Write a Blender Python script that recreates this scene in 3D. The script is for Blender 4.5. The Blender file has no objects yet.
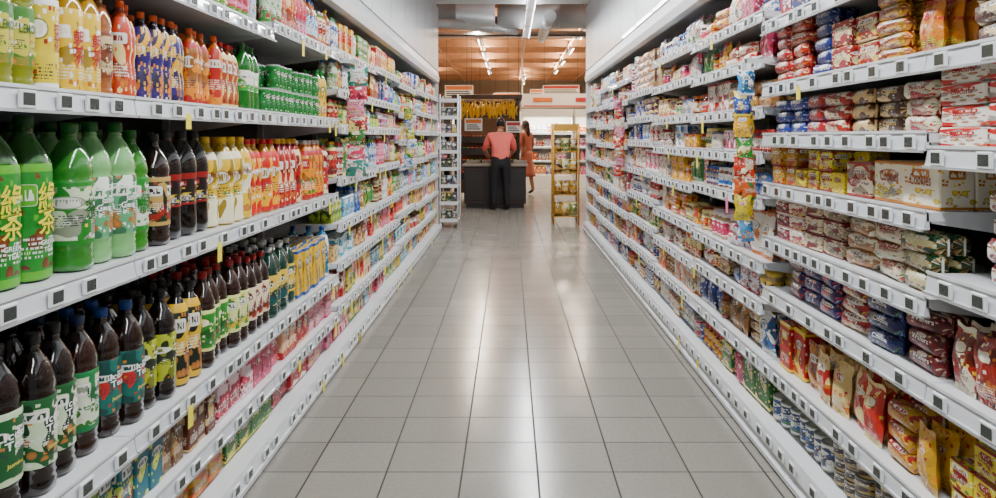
import bpy, bmesh, math, random
import numpy as np
from mathutils import Vector, Matrix
R = random.Random(7)
F = 775.0; CX = 510.0; CY = 137.0; H = 1.33
sc = bpy.context.scene

def lin(c):
    if isinstance(c, str):
        c = c.lstrip('#'); c = tuple(int(c[i:i+2], 16)/255 for i in (0, 2, 4))
    return tuple(x/12.92 if x <= .04045 else ((x+.055)/1.055)**2.4 for x in c)
def plin(c):
    """printed inks: a little deeper than the nominal colour"""
    return tuple((x**1.2)*.95 for x in lin(c))

# ------------------------------------------------------------------ materials
def base_mat(name):
    m = bpy.data.materials.new(name); m.use_nodes = True
    nt = m.node_tree
    return m, nt, nt.nodes['Principled BSDF']
def simple(name, col, rough=.5, metal=0, coat=0, noise=0, nscale=20, bump=0, emit=None, es=0):
    m, nt, b = base_mat(name)
    c = lin(col)
    b.inputs['Base Color'].default_value = (*c, 1)
    b.inputs['Roughness'].default_value = rough
    b.inputs['Metallic'].default_value = metal
    b.inputs['Coat Weight'].default_value = coat
    if emit:
        b.inputs['Emission Color'].default_value = (*lin(emit), 1)
        b.inputs['Emission Strength'].default_value = es
    if noise or bump:
        tc = nt.nodes.new('ShaderNodeTexCoord'); n = nt.nodes.new('ShaderNodeTexNoise')
        n.inputs['Scale'].default_value = nscale; n.inputs['Detail'].default_value = 4
        nt.links.new(tc.outputs['Object'], n.inputs['Vector'])
        if noise:
            r = nt.nodes.new('ShaderNodeMix'); r.data_type = 'RGBA'
            r.inputs[6].default_value = (*[x*(1-noise) for x in c], 1)
            r.inputs[7].default_value = (*[min(1, x*(1+noise)) for x in c], 1)
            nt.links.new(n.outputs['Fac'], r.inputs[0]); nt.links.new(r.outputs[2], b.inputs['Base Color'])
        if bump:
            bp = nt.nodes.new('ShaderNodeBump'); bp.inputs['Strength'].default_value = bump
            bp.inputs['Distance'].default_value = .01
            nt.links.new(n.outputs['Fac'], bp.inputs['Height']); nt.links.new(bp.outputs[0], b.inputs['Normal'])
    return m

def print_mat(name, rough=.35, coat=.0, bump=0, plain=False):
    m, nt, b = base_mat(name)
    N = nt.nodes; L = nt.links
    def at(n):
        a = N.new('ShaderNodeAttribute'); a.attribute_name = n; return a
    A = at('C1')
    b.inputs['Roughness'].default_value = rough
    b.inputs['Coat Weight'].default_value = coat
    b.inputs['Coat Roughness'].default_value = .08
    if bump:
        tc = N.new('ShaderNodeTexCoord'); n = N.new('ShaderNodeTexNoise')
        n.inputs['Scale'].default_value = 45; n.inputs['Detail'].default_value = 3; n.inputs['Distortion'].default_value = .8
        L.new(tc.outputs['Object'], n.inputs['Vector'])
        bp = N.new('ShaderNodeBump'); bp.inputs['Strength'].default_value = bump; bp.inputs['Distance'].default_value = .012
        L.new(n.outputs['Fac'], bp.inputs['Height']); L.new(bp.outputs[0], b.inputs['Normal'])
    if plain:
        L.new(A.outputs['Color'], b.inputs['Base Color']); return m
    B = at('C2')
    uv = N.new('ShaderNodeUVMap'); uv.uv_map = 'UVMap'
    sp = N.new('ShaderNodeSeparateXYZ'); L.new(uv.outputs[0], sp.inputs[0])
    def mm(op, a, b_=None, c_=None):
        n = N.new('ShaderNodeMath'); n.operation = op
        for i, v in enumerate((a, b_, c_)):
            if v is None: continue
            if isinstance(v, (int, float)): n.inputs[i].default_value = v
            else: L.new(v, n.inputs[i])
        return n.outputs[0]
    def mix(f, a, c):
        n = N.new('ShaderNodeMix'); n.data_type = 'RGBA'
        L.new(f, n.inputs[0])
        for i, v in ((6, a), (7, c)):
            if isinstance(v, tuple): n.inputs[i].default_value = (*v, 1)
            else: L.new(v, n.inputs[i])
        return n.outputs[2]
    def comb(x, y, z):
        c = N.new('ShaderNodeCombineXYZ')
        for i, v in enumerate((x, y, z)):
            if isinstance(v, (int, float)): c.inputs[i].default_value = v
            else: L.new(v, c.inputs[i])
        return c.outputs[0]
    def noise(x, y, z, scale=1.0, det=1):
        n = N.new('ShaderNodeTexNoise'); n.inputs['Scale'].default_value = scale; n.inputs['Detail'].default_value = det
        L.new(comb(x, y, z), n.inputs['Vector']); return n.outputs['Fac']
    u = mm('FRACT', sp.outputs[0]); v = sp.outputs[1]; rnd = A.outputs['Alpha']
    r50 = mm('MULTIPLY', rnd, 57.0)
    r2 = mm('FRACT', mm('MULTIPLY', rnd, 13.7)); r3 = mm('FRACT', mm('MULTIPLY', rnd, 29.3)); r4 = mm('FRACT', mm('MULTIPLY', rnd, 71.9)); r5 = mm('FRACT', mm('MULTIPLY', rnd, 113.1))
    warm = N.new('ShaderNodeValToRGB'); warm.color_ramp.interpolation = 'CONSTANT'
    cr = warm.color_ramp; cr.elements[0].color = (*plin('#e8902c'), 1); cr.elements[1].position = .85; cr.elements[1].color = (*plin('#b0321e'), 1)
    for p_, c_ in ((.2, '#c98a48'), (.4, '#8a4a22'), (.55, '#e9cf4a'), (.7, '#5a9a3a')):
        e = cr.elements.new(p_); e.color = (*plin(c_), 1)
    L.new(r4, warm.inputs[0])
    dk = N.new('ShaderNodeVectorMath'); dk.operation = 'SCALE'; dk.inputs['Scale'].default_value = .4; L.new(A.outputs['Color'], dk.inputs[0])
    col = A.outputs['Color']
    n1 = noise(mm('MULTIPLY', u, 1.8), mm('MULTIPLY', v, 2.6), r50, 1, 0)
    col = mix(mm('MULTIPLY', mm('GREATER_THAN', n1, .55), mm('GREATER_THAN', r2, .3)), col, B.outputs['Color'])
    n1b = noise(mm('MULTIPLY', u, 2.6), mm('MULTIPLY', v, 3.4), mm('ADD', r50, 9.0), 1, 0)
    col = mix(mm('MULTIPLY', mm('GREATER_THAN', n1b, .6), mm('GREATER_THAN', r5, .35)), col, dk.outputs[0])
    vs = N.new('ShaderNodeTexVoronoi'); vs.distance = 'CHEBYCHEV'; vs.inputs['Scale'].default_value = 1
    L.new(comb(mm('MULTIPLY', u, 9.0), mm('MULTIPLY', v, 13.0), r50), vs.inputs['Vector'])
    sc_ = N.new('ShaderNodeSeparateColor'); L.new(vs.outputs['Color'], sc_.inputs[0])
    mk = mm('MULTIPLY', mm('GREATER_THAN', sc_.outputs[0], .72), mm('LESS_THAN', vs.outputs['Distance'], .34))
    mkc = mix(mm('GREATER_THAN', sc_.outputs[1], .5), B.outputs['Color'], mix(mm('GREATER_THAN', sc_.outputs[2], .5), warm.outputs[0], (.75, .74, .68)))
    col = mix(mk, col, mkc)
    vo = N.new('ShaderNodeTexVoronoi'); vo.inputs['Scale'].default_value = 1
    L.new(comb(mm('MULTIPLY', u, 4.2), mm('MULTIPLY', v, 5.6), r50), vo.inputs['Vector'])
    fv = mm('MULTIPLY', mm('LESS_THAN', vo.outputs['Distance'], .4), mm('LESS_THAN', v, .44))
    fv = mm('MULTIPLY', fv, mm('GREATER_THAN', v, .1)); fv = mm('MULTIPLY', fv, mm('GREATER_THAN', r3, .35))
    shade = N.new('ShaderNodeVectorMath'); shade.operation = 'SCALE'; L.new(warm.outputs[0], shade.inputs[0]); L.new(mm('SUBTRACT', 1.25, mm('MULTIPLY', vo.outputs['Distance'], 1.6)), shade.inputs['Scale'])
    col = mix(fv, col, shade.outputs[0])
    fb = mm('MAXIMUM', mm('LESS_THAN', v, .08), mm('GREATER_THAN', v, .93))
    col = mix(mm('MULTIPLY', fb, mm('GREATER_THAN', r4, .35)), col, B.outputs['Color'])
    eu = mm('DIVIDE', mm('SUBTRACT', u, .5), mm('ADD', .22, mm('MULTIPLY', r2, .18)))
    ev = mm('DIVIDE', mm('SUBTRACT', v, mm('ADD', .66, mm('MULTIPLY', r3, .12))), mm('ADD', .07, mm('MULTIPLY', r4, .05)))
    pw = mm('ADD', 2.0, mm('MULTIPLY', mm('GREATER_THAN', r3, .5), 6.0))
    d = mm('ADD', mm('POWER', mm('ABSOLUTE', eu), pw), mm('POWER', mm('ABSOLUTE', ev), pw))
    wh = mix(mm('GREATER_THAN', r2, .5), B.outputs['Color'], (.76, .74, .68))
    lc = mix(mm('LESS_THAN', d, .7), mix(mm('GREATER_THAN', r4, .5), (.74, .72, .64), dk.outputs[0]), wh)
    col = mix(mm('LESS_THAN', d, 1.0), col, lc)
    tx = noise(mm('MULTIPLY', u, 24), mm('MULTIPLY', v, 7), r50, 1, 0)
    ft = mm('MULTIPLY', mm('GREATER_THAN', tx, .49), mm('LESS_THAN', mm('ABSOLUTE', ev), .5))
    ft = mm('MULTIPLY', ft, mm('LESS_THAN', mm('ABSOLUTE', eu), .8))
    col = mix(ft, col, mix(mm('GREATER_THAN', r2, .5), (.8, .78, .7), dk.outputs[0]))
    vr = mm('MULTIPLY', v, 26.0)
    tn = noise(mm('MULTIPLY', u, 38), mm('MULTIPLY', mm('FLOOR', vr), 5.3), r50, 1, 0)
    fr = mm('MULTIPLY', mm('GREATER_THAN', tn, .47), mm('LESS_THAN', mm('FRACT', vr), .5))
    fr = mm('MULTIPLY', fr, mm('LESS_THAN', mm('ABSOLUTE', mm('SUBTRACT', v, mm('ADD', .2, mm('MULTIPLY', r2, .28)))), .09))
    fr = mm('MULTIPLY', fr, mm('LESS_THAN', mm('ABSOLUTE', mm('SUBTRACT', u, .5)), .36))
    col = mix(fr, col, mix(mm('GREATER_THAN', r3, .45), (.03, .03, .05), (.75, .75, .7)))
    L.new(col, b.inputs['Base Color'])
    return m

M_print = print_mat('printed_label', .45, .08)
M_foil = print_mat('printed_film_wrap', .32, .25, bump=.55)
M_body = print_mat('bottle_plastic_liquid', .1, .6, plain=True)
M_cap = print_mat('cap_plastic', .45, .05, plain=True)
M_carton = print_mat('printed_carton', .5, .05)
PM = [M_print, M_foil, M_body, M_cap, M_carton]
M_white = simple('white_shelf_enamel', '#d6d8da', .35, coat=.2)
M_shelfdark = simple('shelf_back_panel', '#3a3a39', .7)
M_strip = simple('price_channel_plastic', '#d0d4d8', .25, coat=.4)
M_tag = simple('electronic_tag_white', '#e3e5e6', .4)
M_lcd = simple('electronic_tag_lcd', '#343b38', .2, noise=.45, nscale=160)
M_yel = simple('sale_card_yellow', '#f0e03a', .5)
M_pink = simple('sale_card_pink', '#e87aa4', .5)
M_kick = simple('kick_plate_grey', '#a6a8a8', .4)

# ------------------------------------------------------------------ mesh accumulation
class T: pass
def mk_tpl(V, faces, mi, ci, uvs, sm):
    t = T(); t.V = np.array(V, float)
    t.LV = np.array([i for f in faces for i in f], int); t.LT = np.array([len(f) for f in faces], int)
    t.MI = np.array(mi, int); t.CI = np.array(ci, int)
    t.UV = np.array([p for u in uvs for p in u], float); t.SM = np.array(sm, bool)
    return t
class MB:
    def __init__(s, mats): s.mats = mats; s.p = []; s.nv = 0
    def add(s, t, loc, ang=0, pal=('#ffffff',), acc='#ffffff', rnd=None, scale=1, tilt=0, mi=None):
        rnd = R.random() if rnd is None else rnd
        V = t.V*scale
        if tilt:
            c, q = math.cos(tilt), math.sin(tilt)
            V = V @ np.array([[1, 0, 0], [0, c, q], [0, -q, c]])
        c, q = math.cos(ang), math.sin(ang)
        V = V @ np.array([[c, q, 0], [-q, c, 0], [0, 0, 1]]) + np.array(loc)
        P = np.array([(*plin(x), rnd) for x in pal]); A = np.array((*plin(acc), 1))
        ci = np.minimum(t.CI, len(P)-1)
        C1 = np.repeat(P[ci], t.LT, axis=0)
        s.p.append((V, t.LV+s.nv, t.LT, t.MI if mi is None else np.full(len(t.MI), mi), t.UV, t.SM, C1, np.tile(A, (len(t.LV), 1))))
        s.nv += len(V)
    def finish(s, name, parent=None):
        if not s.p: return None
        V, LV, LT, MI, UV, SM, C1, C2 = [np.concatenate([q[i] for q in s.p]) for i in range(8)]
        o = (V.min(0)+V.max(0))/2; o[2] = V[:, 2].min(); V = V-o
        me = bpy.data.meshes.new(name)
        me.vertices.add(len(V)); me.vertices.foreach_set('co', V.ravel())
        me.loops.add(len(LV)); me.loops.foreach_set('vertex_index', LV)
        me.polygons.add(len(LT)); me.polygons.foreach_set('loop_start', np.concatenate([[0], np.cumsum(LT)[:-1]]).astype(int))
        me.polygons.foreach_set('loop_total', LT)
        me.polygons.foreach_set('material_index', MI)
        me.polygons.foreach_set('use_smooth', SM)
        me.update(calc_edges=True)
        u = me.uv_layers.new(name='UVMap'); u.data.foreach_set('uv', UV.ravel())
        a = me.attributes.new('C1', 'FLOAT_COLOR', 'CORNER'); a.data.foreach_set('color', C1.ravel())
        a = me.attributes.new('C2', 'FLOAT_COLOR', 'CORNER'); a.data.foreach_set('color', C2.ravel())
        for m in s.mats: me.materials.append(m)
        me.validate()
        ob = bpy.data.objects.new(name, me); sc.collection.objects.link(ob)
        ob.location = o
        if parent: ob.parent = parent; ob.location = ob.location-parent.location
        return ob

# ------------------------------------------------------------------ templates
def revolve(prof, segs, lab=(0, 1), wraps=3, horiz=False, sq=0):
    V = []; faces = []; mi = []; ci = []; uvs = []; sm = []
    for r, z, m, c in prof:
        for k in range(segs):
            a = 2*math.pi*k/segs
            x, y = math.sin(a), -math.cos(a)
            f = 1.0
            if sq: f = 1/((abs(x)**(2+sq)+abs(y)**(2+sq))**(1/(2+sq)))
            V.append((x*r*f, y*r*f, z))
    vv = lambda z: min(1, max(0, (z-lab[0])/(lab[1]-lab[0])))
    for i in range(len(prof)-1):
        if abs(prof[i][0]-prof[i+1][0]) < 1e-6 and abs(prof[i][1]-prof[i+1][1]) < 1e-6: continue
        for k in range(segs):
            k2 = (k+1) % segs
            faces.append((i*segs+k, i*segs+k2, (i+1)*segs+k2, (i+1)*segs+k))
            u0 = k/segs*wraps+.5; u1 = (k+1)/segs*wraps+.5
            z0, z1 = vv(prof[i][1]), vv(prof[i+1][1])
            uvs.append([(u0, z0), (u1, z0), (u1, z1), (u0, z1)])
            mi.append(prof[i][2]); ci.append(prof[i][3]); sm.append(True)
    n = len(prof)-1
    faces.append(tuple(range(n*segs, n*segs+segs))); uvs.append([(.5, .97)]*segs); mi.append(prof[n][2]); ci.append(prof[n][3]); sm.append(False)
    faces.append(tuple(reversed(range(segs)))); uvs.append([(.5, .03)]*segs); mi.append(prof[0][2]); ci.append(prof[0][3]); sm.append(False)
    return mk_tpl(V, faces, mi, ci, uvs, sm)
def bottle(kind, r, h, segs=16):
    P, B, C = 0, 2, 3
    if kind == 'tea':
        p = [(.7, 0, B, 1), (.95, .012, B, 1), (1, .04, B, 1), (1, .08, B, 1), (.94, .1, B, 1), (1, .12, B, 1), (.94, .14, B, 1), (1, .16, B, 1), (1.01, .18, P, 2),
             (1.02, .19, P, 2), (1.02, .59, P, 2), (1.0, .61, B, 1), (.93, .63, B, 1), (.99, .66, B, 1), (.95, .7, B, 1), (.82, .77, B, 1), (.6, .83, B, 1), (.38, .88, B, 1), (.3, .905, B, 1), (.36, .912, B, 1), (.3, .92, B, 1), (.3, .93, C, 0)]
        lab = (.18, .6); sq = .9
    elif kind == 'wrap':
        p = [(.7, 0, B, 1), (.95, .012, P, 2), (1, .03, P, 2), (1.0, .3, P, 2), (.97, .33, P, 2), (1.0, .36, P, 2), (1.0, .66, P, 2), (.96, .71, B, 1), (.84, .77, B, 1), (.62, .83, B, 1), (.4, .88, B, 1), (.3, .905, B, 1), (.36, .912, B, 1), (.3, .92, B, 1), (.3, .93, C, 0)]
        lab = (.012, .71); sq = .9
    elif kind == 'sleeve':
        p = [(.75, 0, B, 1), (.97, .02, P, 2), (1, .08, P, 2), (1, .28, P, 2), (.9, .36, P, 2), (.88, .42, P, 2), (1, .5, P, 2), (1, .66, P, 2), (.9, .75, P, 2), (.66, .83, B, 1), (.4, .885, B, 1), (.32, .905, B, 1), (.38, .912, B, 1), (.32, .925, B, 1), (.32, .93, C, 0)]
        lab = (.02, .8); sq = 0
    elif kind == 'soda':
        p = [(.6, 0, B, 1), (.95, .03, B, 1), (1, .1, B, 1), (.97, .25, B, 1), (.96, .3, P, 2), (.96, .56, P, 2), (.99, .6, B, 1), (1, .66, B, 1), (.9, .75, B, 1), (.65, .84, B, 1), (.38, .9, B, 1), (.3, .915, B, 1), (.3, .93, C, 0)]
        lab = (.3, .56); sq = 0
    else:
        p = [(.85, 0, B, 1), (1, .03, B, 1), (1, .12, P, 2), (1, .66, P, 2), (1, .7, B, 1), (.85, .8, B, 1), (.8, .84, B, 1), (.86, .85, C, 0)]
        lab = (.12, .66); sq = 0
    cr = .36 if kind != 'jar' else .86
    zt = p[-1][1]
    p += [(cr, zt, C, 0), (cr, .985, C, 0), (cr*.9, 1, C, 0)]
    return revolve([(a*r, b*h, m, c) for a, b, m, c in p], segs, (lab[0]*h, lab[1]*h), 2.5, sq=sq)
def can(r, h, segs=14):
    p = [(.93, 0, 3, 1), (.95, .02, 3, 1), (1, .06, 0, 0), (1, .92, 0, 0), (1.02, .93, 3, 1), (1.02, .98, 3, 1), (.95, .99, 3, 1), (.93, .96, 3, 1), (.5, .955, 3, 1)]
    return revolve([(a*r, b*h, m, c) for a, b, m, c in p], segs, (.06*h, .92*h), 2)
def slug(L_, r, segs=12):
    p = [(.9*r, -.5*L_, 1, 0), (.95*r, -.46*L_, 1, 0), (.25*r, -.44*L_, 1, 0), (.85*r, -.40*L_, 1, 0), (r, -.37*L_, 1, 0), (.99*r, -.12*L_, 1, 0), (1.01*r, .1*L_, 1, 0), (r, .37*L_, 1, 0), (.85*r, .40*L_, 1, 0), (.25*r, .44*L_, 1, 0), (.95*r, .46*L_, 1, 0), (.9*r, .5*L_, 1, 0)]
    t = revolve(p, segs, (-.4*L_, .4*L_), 1, sq=2)
    V = t.V.copy(); t.V = np.stack([V[:, 2], V[:, 1], V[:, 0]+r], 1)
    m = (np.abs(t.V[:, 0]) > .43*L_); t.V[m, 1] *= .15
    uv = t.UV.copy(); ang = uv[:, 0]-.5
    t.UV = np.stack([uv[:, 1], np.mod(ang*2+.5, 1.0)], 1)
    st = 0; LV = t.LV.copy(); UV = t.UV.copy()
    for n in t.LT:
        LV[st:st+n] = t.LV[st:st+n][::-1]; UV[st:st+n] = t.UV[st:st+n][::-1]; st += n
    t.LV = LV; t.UV = UV
    st = 0
    for n in t.LT:
        a = t.UV[st:st+n, 1]
        if a.max()-a.min() > .6: a[a < .5] += 1
        st += n
    return t
def box(w, d, h, bev=.004, mi=4, seam=False):
    bm = bmesh.new(); bmesh.ops.create_cube(bm, size=1)
    for v in bm.verts: v.co = Vector((v.co.x*w, v.co.y*d, (v.co.z+.5)*h))
    if bev: bmesh.ops.bevel(bm, geom=bm.edges[:], offset=bev, segments=1, affect='EDGES')
    bm.verts.index_update(); V = [tuple(v.co) for v in bm.verts]; faces = []; uvs = []
    for f in bm.faces:
        n = f.normal; faces.append(tuple(v.index for v in f.verts)); q = []
        for v in f.verts:
            c = v.co
            if abs(n.y) >= max(abs(n.x), abs(n.z)): q.append((min(.999, max(0, c.x/w+.5)), c.z/h))
            elif abs(n.x) >= abs(n.z): q.append((min(.999, max(0, c.y/d+.5)), c.z/h))
            else: q.append((min(.999, max(0, c.x/w+.5)), c.y/d+.5))
        uvs.append(q)
    bm.free()
    if seam:
        i = len(V)
        for x in (-w/2*.95, w/2*.95):
            for y, z in ((-.002, h-.001), (.002, h-.001), (.0012, h+.008), (-.0012, h+.008)): V.append((x, y, z))
        for a in range(4):
            b2 = (a+1) % 4; faces.append((i+a, i+4+a, i+4+b2, i+b2)); uvs.append([(.1, .98)]*4)
        faces.append((i, i+1, i+2, i+3)); uvs.append([(.1, .98)]*4); faces.append((i+7, i+6, i+5, i+4)); uvs.append([(.1, .98)]*4)
    n = len(faces)
    return mk_tpl(V, faces, [mi]*n, [0]*n, uvs, [False]*n)
def bag(w, d, h, nu=10, nv=12, seed=0):
    rr = random.Random(seed); V = []; faces = []; uvs = []
    ph = [rr.uniform(0, 6) for _ in range(6)]
    for s in (-1, 1):
        b = len(V)
        for j in range(nv+1):
            for i in range(nu+1):
                u = i/nu; v = j/nv
                bu = math.sin(math.pi*u)**.32 if 0 < u < 1 else 0
                vv = (v-.085)/.83
                bv = math.sin(math.pi*vv)**.3 if 0 < vv < 1 else 0
                t = d/2*bu*bv*(1+.18*math.sin(9*u+ph[0])*math.sin(8*v+ph[1])+.12*math.sin(17*u+ph[4]+5*v))
                x = (u-.5)*w*(1-.07*bv)+.004*math.sin(11*v+ph[2])
                z = v*h+(.004*math.sin(8*u+ph[3]) if v > .8 else 0)
                if j in (0, nv): t = .0025*math.sin(u*nu*math.pi*.9)
                V.append((x, s*t, z))
        for j in range(nv):
            for i in range(nu):
                a = b+j*(nu+1)+i; f = (a, a+1, a+nu+2, a+nu+1)
                q = [(i/nu, j/nv), ((i+1)/nu-.001, j/nv), ((i+1)/nu-.001, (j+1)/nv), (i/nu, (j+1)/nv)]
                if s > 0: f = f[::-1]; q = q[::-1]
                faces.append(f); uvs.append(q)
    n = len(faces)
    return mk_tpl(V, faces, [1]*n, [0]*n, uvs, [True]*n)
_c = {}
def tpl(kind, w, d, h, segs=16, seed=0):
    k = (kind, round(w, 3), round(d, 3), round(h, 3), segs, seed)
    if k not in _c:
        if kind in ('tea', 'wrap', 'sleeve', 'soda', 'jar'): _c[k] = bottle(kind, w/2*.96, h, segs)
        elif kind == 'can': _c[k] = can(w/2*.96, h, segs)
        elif kind == 'slug': _c[k] = slug(w*.97, h/2*.96)
        elif kind == 'bag': _c[k] = bag(w*.97, d, h, seed=seed)
        elif kind == 'brik': _c[k] = box(w*.95, d*.95, h*.95, .004, 4, True)
        else: _c[k] = box(w*.96, d*.96, h*.97, .004)
    return _c[k]
_tx = {}
def text_tpl(body, W, Hh, cz, kind, w, d, h, jit=0):
    """lettering laid on the surface of a pack"""
    k = (body, round(W, 3), round(Hh, 3), round(cz, 3), kind, round(w, 3), round(d, 3), round(h, 3))
    if k in _tx: return _tx[k]
    cu = bpy.data.curves.new('t', 'FONT'); cu.body = body; cu.align_x = 'CENTER'; cu.resolution_u = 2; cu.space_line = .85; cu.offset = .012
    o = bpy.data.objects.new('t', cu); sc.collection.objects.link(o)
    dg = bpy.context.evaluated_depsgraph_get(); me = bpy.data.meshes.new_from_object(o.evaluated_get(dg))
    bpy.data.objects.remove(o); bpy.data.curves.remove(cu)
    if not len(me.vertices): _tx[k] = None; return None
    bm = bmesh.new(); bm.from_mesh(me)
    V = np.array([v.co[:] for v in bm.verts]); bm.verts.index_update()
    faces = [tuple(v.index for v in f.verts) for f in bm.faces]; bm.free(); bpy.data.meshes.remove(me)
    lo = V.min(0); hi = V.max(0); s = W/(hi[0]-lo[0]); sz = min(Hh/(hi[1]-lo[1]), s*1.7); s = min(s, sz*1.6)
    x = (V[:, 0]-(lo[0]+hi[0])/2)*s; z = (V[:, 1]-(lo[1]+hi[1])/2)*sz+cz
    if kind in ('tea', 'wrap', 'sleeve', 'soda', 'can'):
        r = w/2*.96*{'tea': 1.02, 'soda': .975}.get(kind, 1.0); p = 2.9 if kind in ('tea', 'wrap') else 2.0
        y = -(np.maximum(r**p-np.abs(x)**p, 1e-9))**(1/p)-.0016
    elif kind == 'slug':
        r = h/2*.96; y = -(np.maximum(r**4-np.abs(z-r)**4, 1e-12))**.25-.0016
    else: y = np.full(len(x), -d*.48-.0012)
    t = mk_tpl(np.stack([x, y, z], 1), faces, [3]*len(faces), [0]*len(faces), [[(0, 0)]*len(f) for f in faces], [False]*len(faces))
    _tx[k] = t; return t
def raw_box(mb, x0, x1, y0, y1, z0, z1, mi, bev=0):
    t = box(abs(x1-x0), abs(y1-y0), abs(z1-z0), bev)
    mb.add(t, ((x0+x1)/2, (y0+y1)/2, min(z0, z1)), mi=mi)
def prism(prof, L_, mi):
    n = len(prof); V = [(x, 0, z) for x, z in prof]+[(x, L_, z) for x, z in prof]
    faces = [(i, (i+1) % n, n+(i+1) % n, n+i) for i in range(n)]+[tuple(range(n-1, -1, -1)), tuple(range(n, 2*n))]
    return mk_tpl(V, faces, [mi]*len(faces), [0]*len(faces), [[(0, 0)]*len(f) for f in faces], [False]*len(faces))

# ------------------------------------------------------------------ shelf units
SM_ = [M_white, M_strip, M_tag, M_lcd, M_yel, M_pink, M_shelfdark, M_kick]
tagbox = box(.058, .008, .04, .002)
XL, XR = 1.04, 1.10
BL, BR = .985, 1.055
END = 11.2
def tag(mb, s, x, y, z):
    ang = math.pi/2 if s < 0 else -math.pi/2
    mb.add(tagbox, (x, y, z), ang, mi=2)
    w = .021
    t = mk_tpl([(-w, -.0048, .007), (w, -.0048, .007), (w, -.0048, .034), (-w, -.0048, .034)], [(0, 1, 2, 3)], [3], [0], [[(0, 0)]*4], [False])
    mb.add(t, (x, y, z), ang, mi=3)
def shelf_unit(s, y0, y1, levels, top=2.12):
    xf = XL if s < 0 else XR; bf = BL if s < 0 else BR
    D = .48; L_ = y1-y0; mb = MB(SM_)
    raw_box(mb, s*(xf+D), s*(xf+D+.03), y0, y1, 0, 2.3, 6)
    for yy in (y0+.02, y1-.02):
        raw_box(mb, s*(xf+D-.03), s*(xf+D), yy-.015, yy+.015, .1, 2.28, 0)
    zb = levels[0]
    mb.add(prism([(s*bf, zb-.055), (s*(bf+.012), zb), (s*(bf+.02), zb), (s*(bf+.02), zb-.012), (s*(xf+D), zb-.012), (s*(xf+D), zb-.055)][::s], L_, 0), (0, y0, 0), mi=0)
    mb.add(prism([(s*(bf+.012), .0), (s*(bf+.004), zb-.056), (s*(bf+.03), zb-.056), (s*(bf+.03), 0)][::s], L_, 7), (0, y0, 0), mi=7)
    mb.add(prism([(s*(bf-.008), .012), (s*(bf-.008), .03), (s*(bf+.01), .036), (s*(bf+.01), .008)][::s], L_, 1), (0, y0, 0), mi=1)
    for n, z in enumerate(levels):
        x = xf if n else bf+.004
        if n:
            mb.add(prism([(s*(x+.004), z-.024), (s*(x+.004), z), (s*(x+D), z), (s*(x+D), z-.024)][::s], L_-.006, 0), (0, y0+.003, 0), mi=0)
            mb.add(prism([(s*(x-.004), z-.044), (s*(x+.004), z+.002), (s*(x+.009), z+.002), (s*(x+.012), z-.046), (s*(x-.01), z-.048)][::s], L_-.006, 1), (0, y0+.003, 0), mi=1)
            mb.add(prism([(s*(x-.001), z+.0), (s*(x-.001), z+.008), (s*(x+.003), z+.008), (s*(x+.003), z+.0)][::s], L_-.006, 0), (0, y0+.003, 0), mi=0)
            mb.add(prism([(s*(x-.012), z-.052), (s*(x-.012), z-.045), (s*(x-.004), z-.045), (s*(x-.004), z-.052)][::s], L_-.006, 7), (0, y0+.003, 0), mi=7)
            for yy in (y0+.01, y1-.016):
                t = mk_tpl([(s*(x+.02), yy, z-.03), (s*(x+D), yy, z-.1), (s*(x+D), yy, z-.02), (s*(x+.02), yy, z-.022), (s*(x+.02), yy+.004, z-.03), (s*(x+D), yy+.004, z-.1), (s*(x+D), yy+.004, z-.02), (s*(x+.02), yy+.004, z-.022)],
                           [(0, 1, 2, 3), (7, 6, 5, 4), (0, 4, 5, 1), (3, 2, 6, 7), (0, 3, 7, 4)], [0]*5, [0]*5, [[(0, 0)]*4]*5, [False]*5)
                mb.add(t, (0, 0, 0), mi=0)
        yy = y0+.06+R.random()*.06
        while yy < y1-.05:
            tag(mb, s, s*(x-.009), yy, z-.044)
            yy += R.choice([.09, .12, .14, .17, .2])
        near = y0 < 3
        for _ in range(R.choice([0, 0, 1] if near else ([1, 2, 2] if s < 0 else [0, 1]))):
            yy = R.uniform(y0+.1, y1-.1)
            hh = R.choice([.04, .06, .07])
            raw_box(mb, s*(x-.0165), s*(x-.0175), yy-.02, yy+.02, z-.04-hh, z-.03, R.choice([4, 4, 4, 4, 5]))
    xx = xf
    mb.add(prism([(s*(xx-.01), top), (s*(xx-.02), top+.06), (s*(xx+.01), top+.16), (s*(xx+.05), top+.16), (s*(xx+.05), top)][::s], L_, 0), (0, y0, 0), mi=0)
    raw_box(mb, s*(xx+.05), s*(xx+D+.03), y0, y1, top+.1, top+.14, 0)
    mb.finish('supermarket_shelf_unit')

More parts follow.
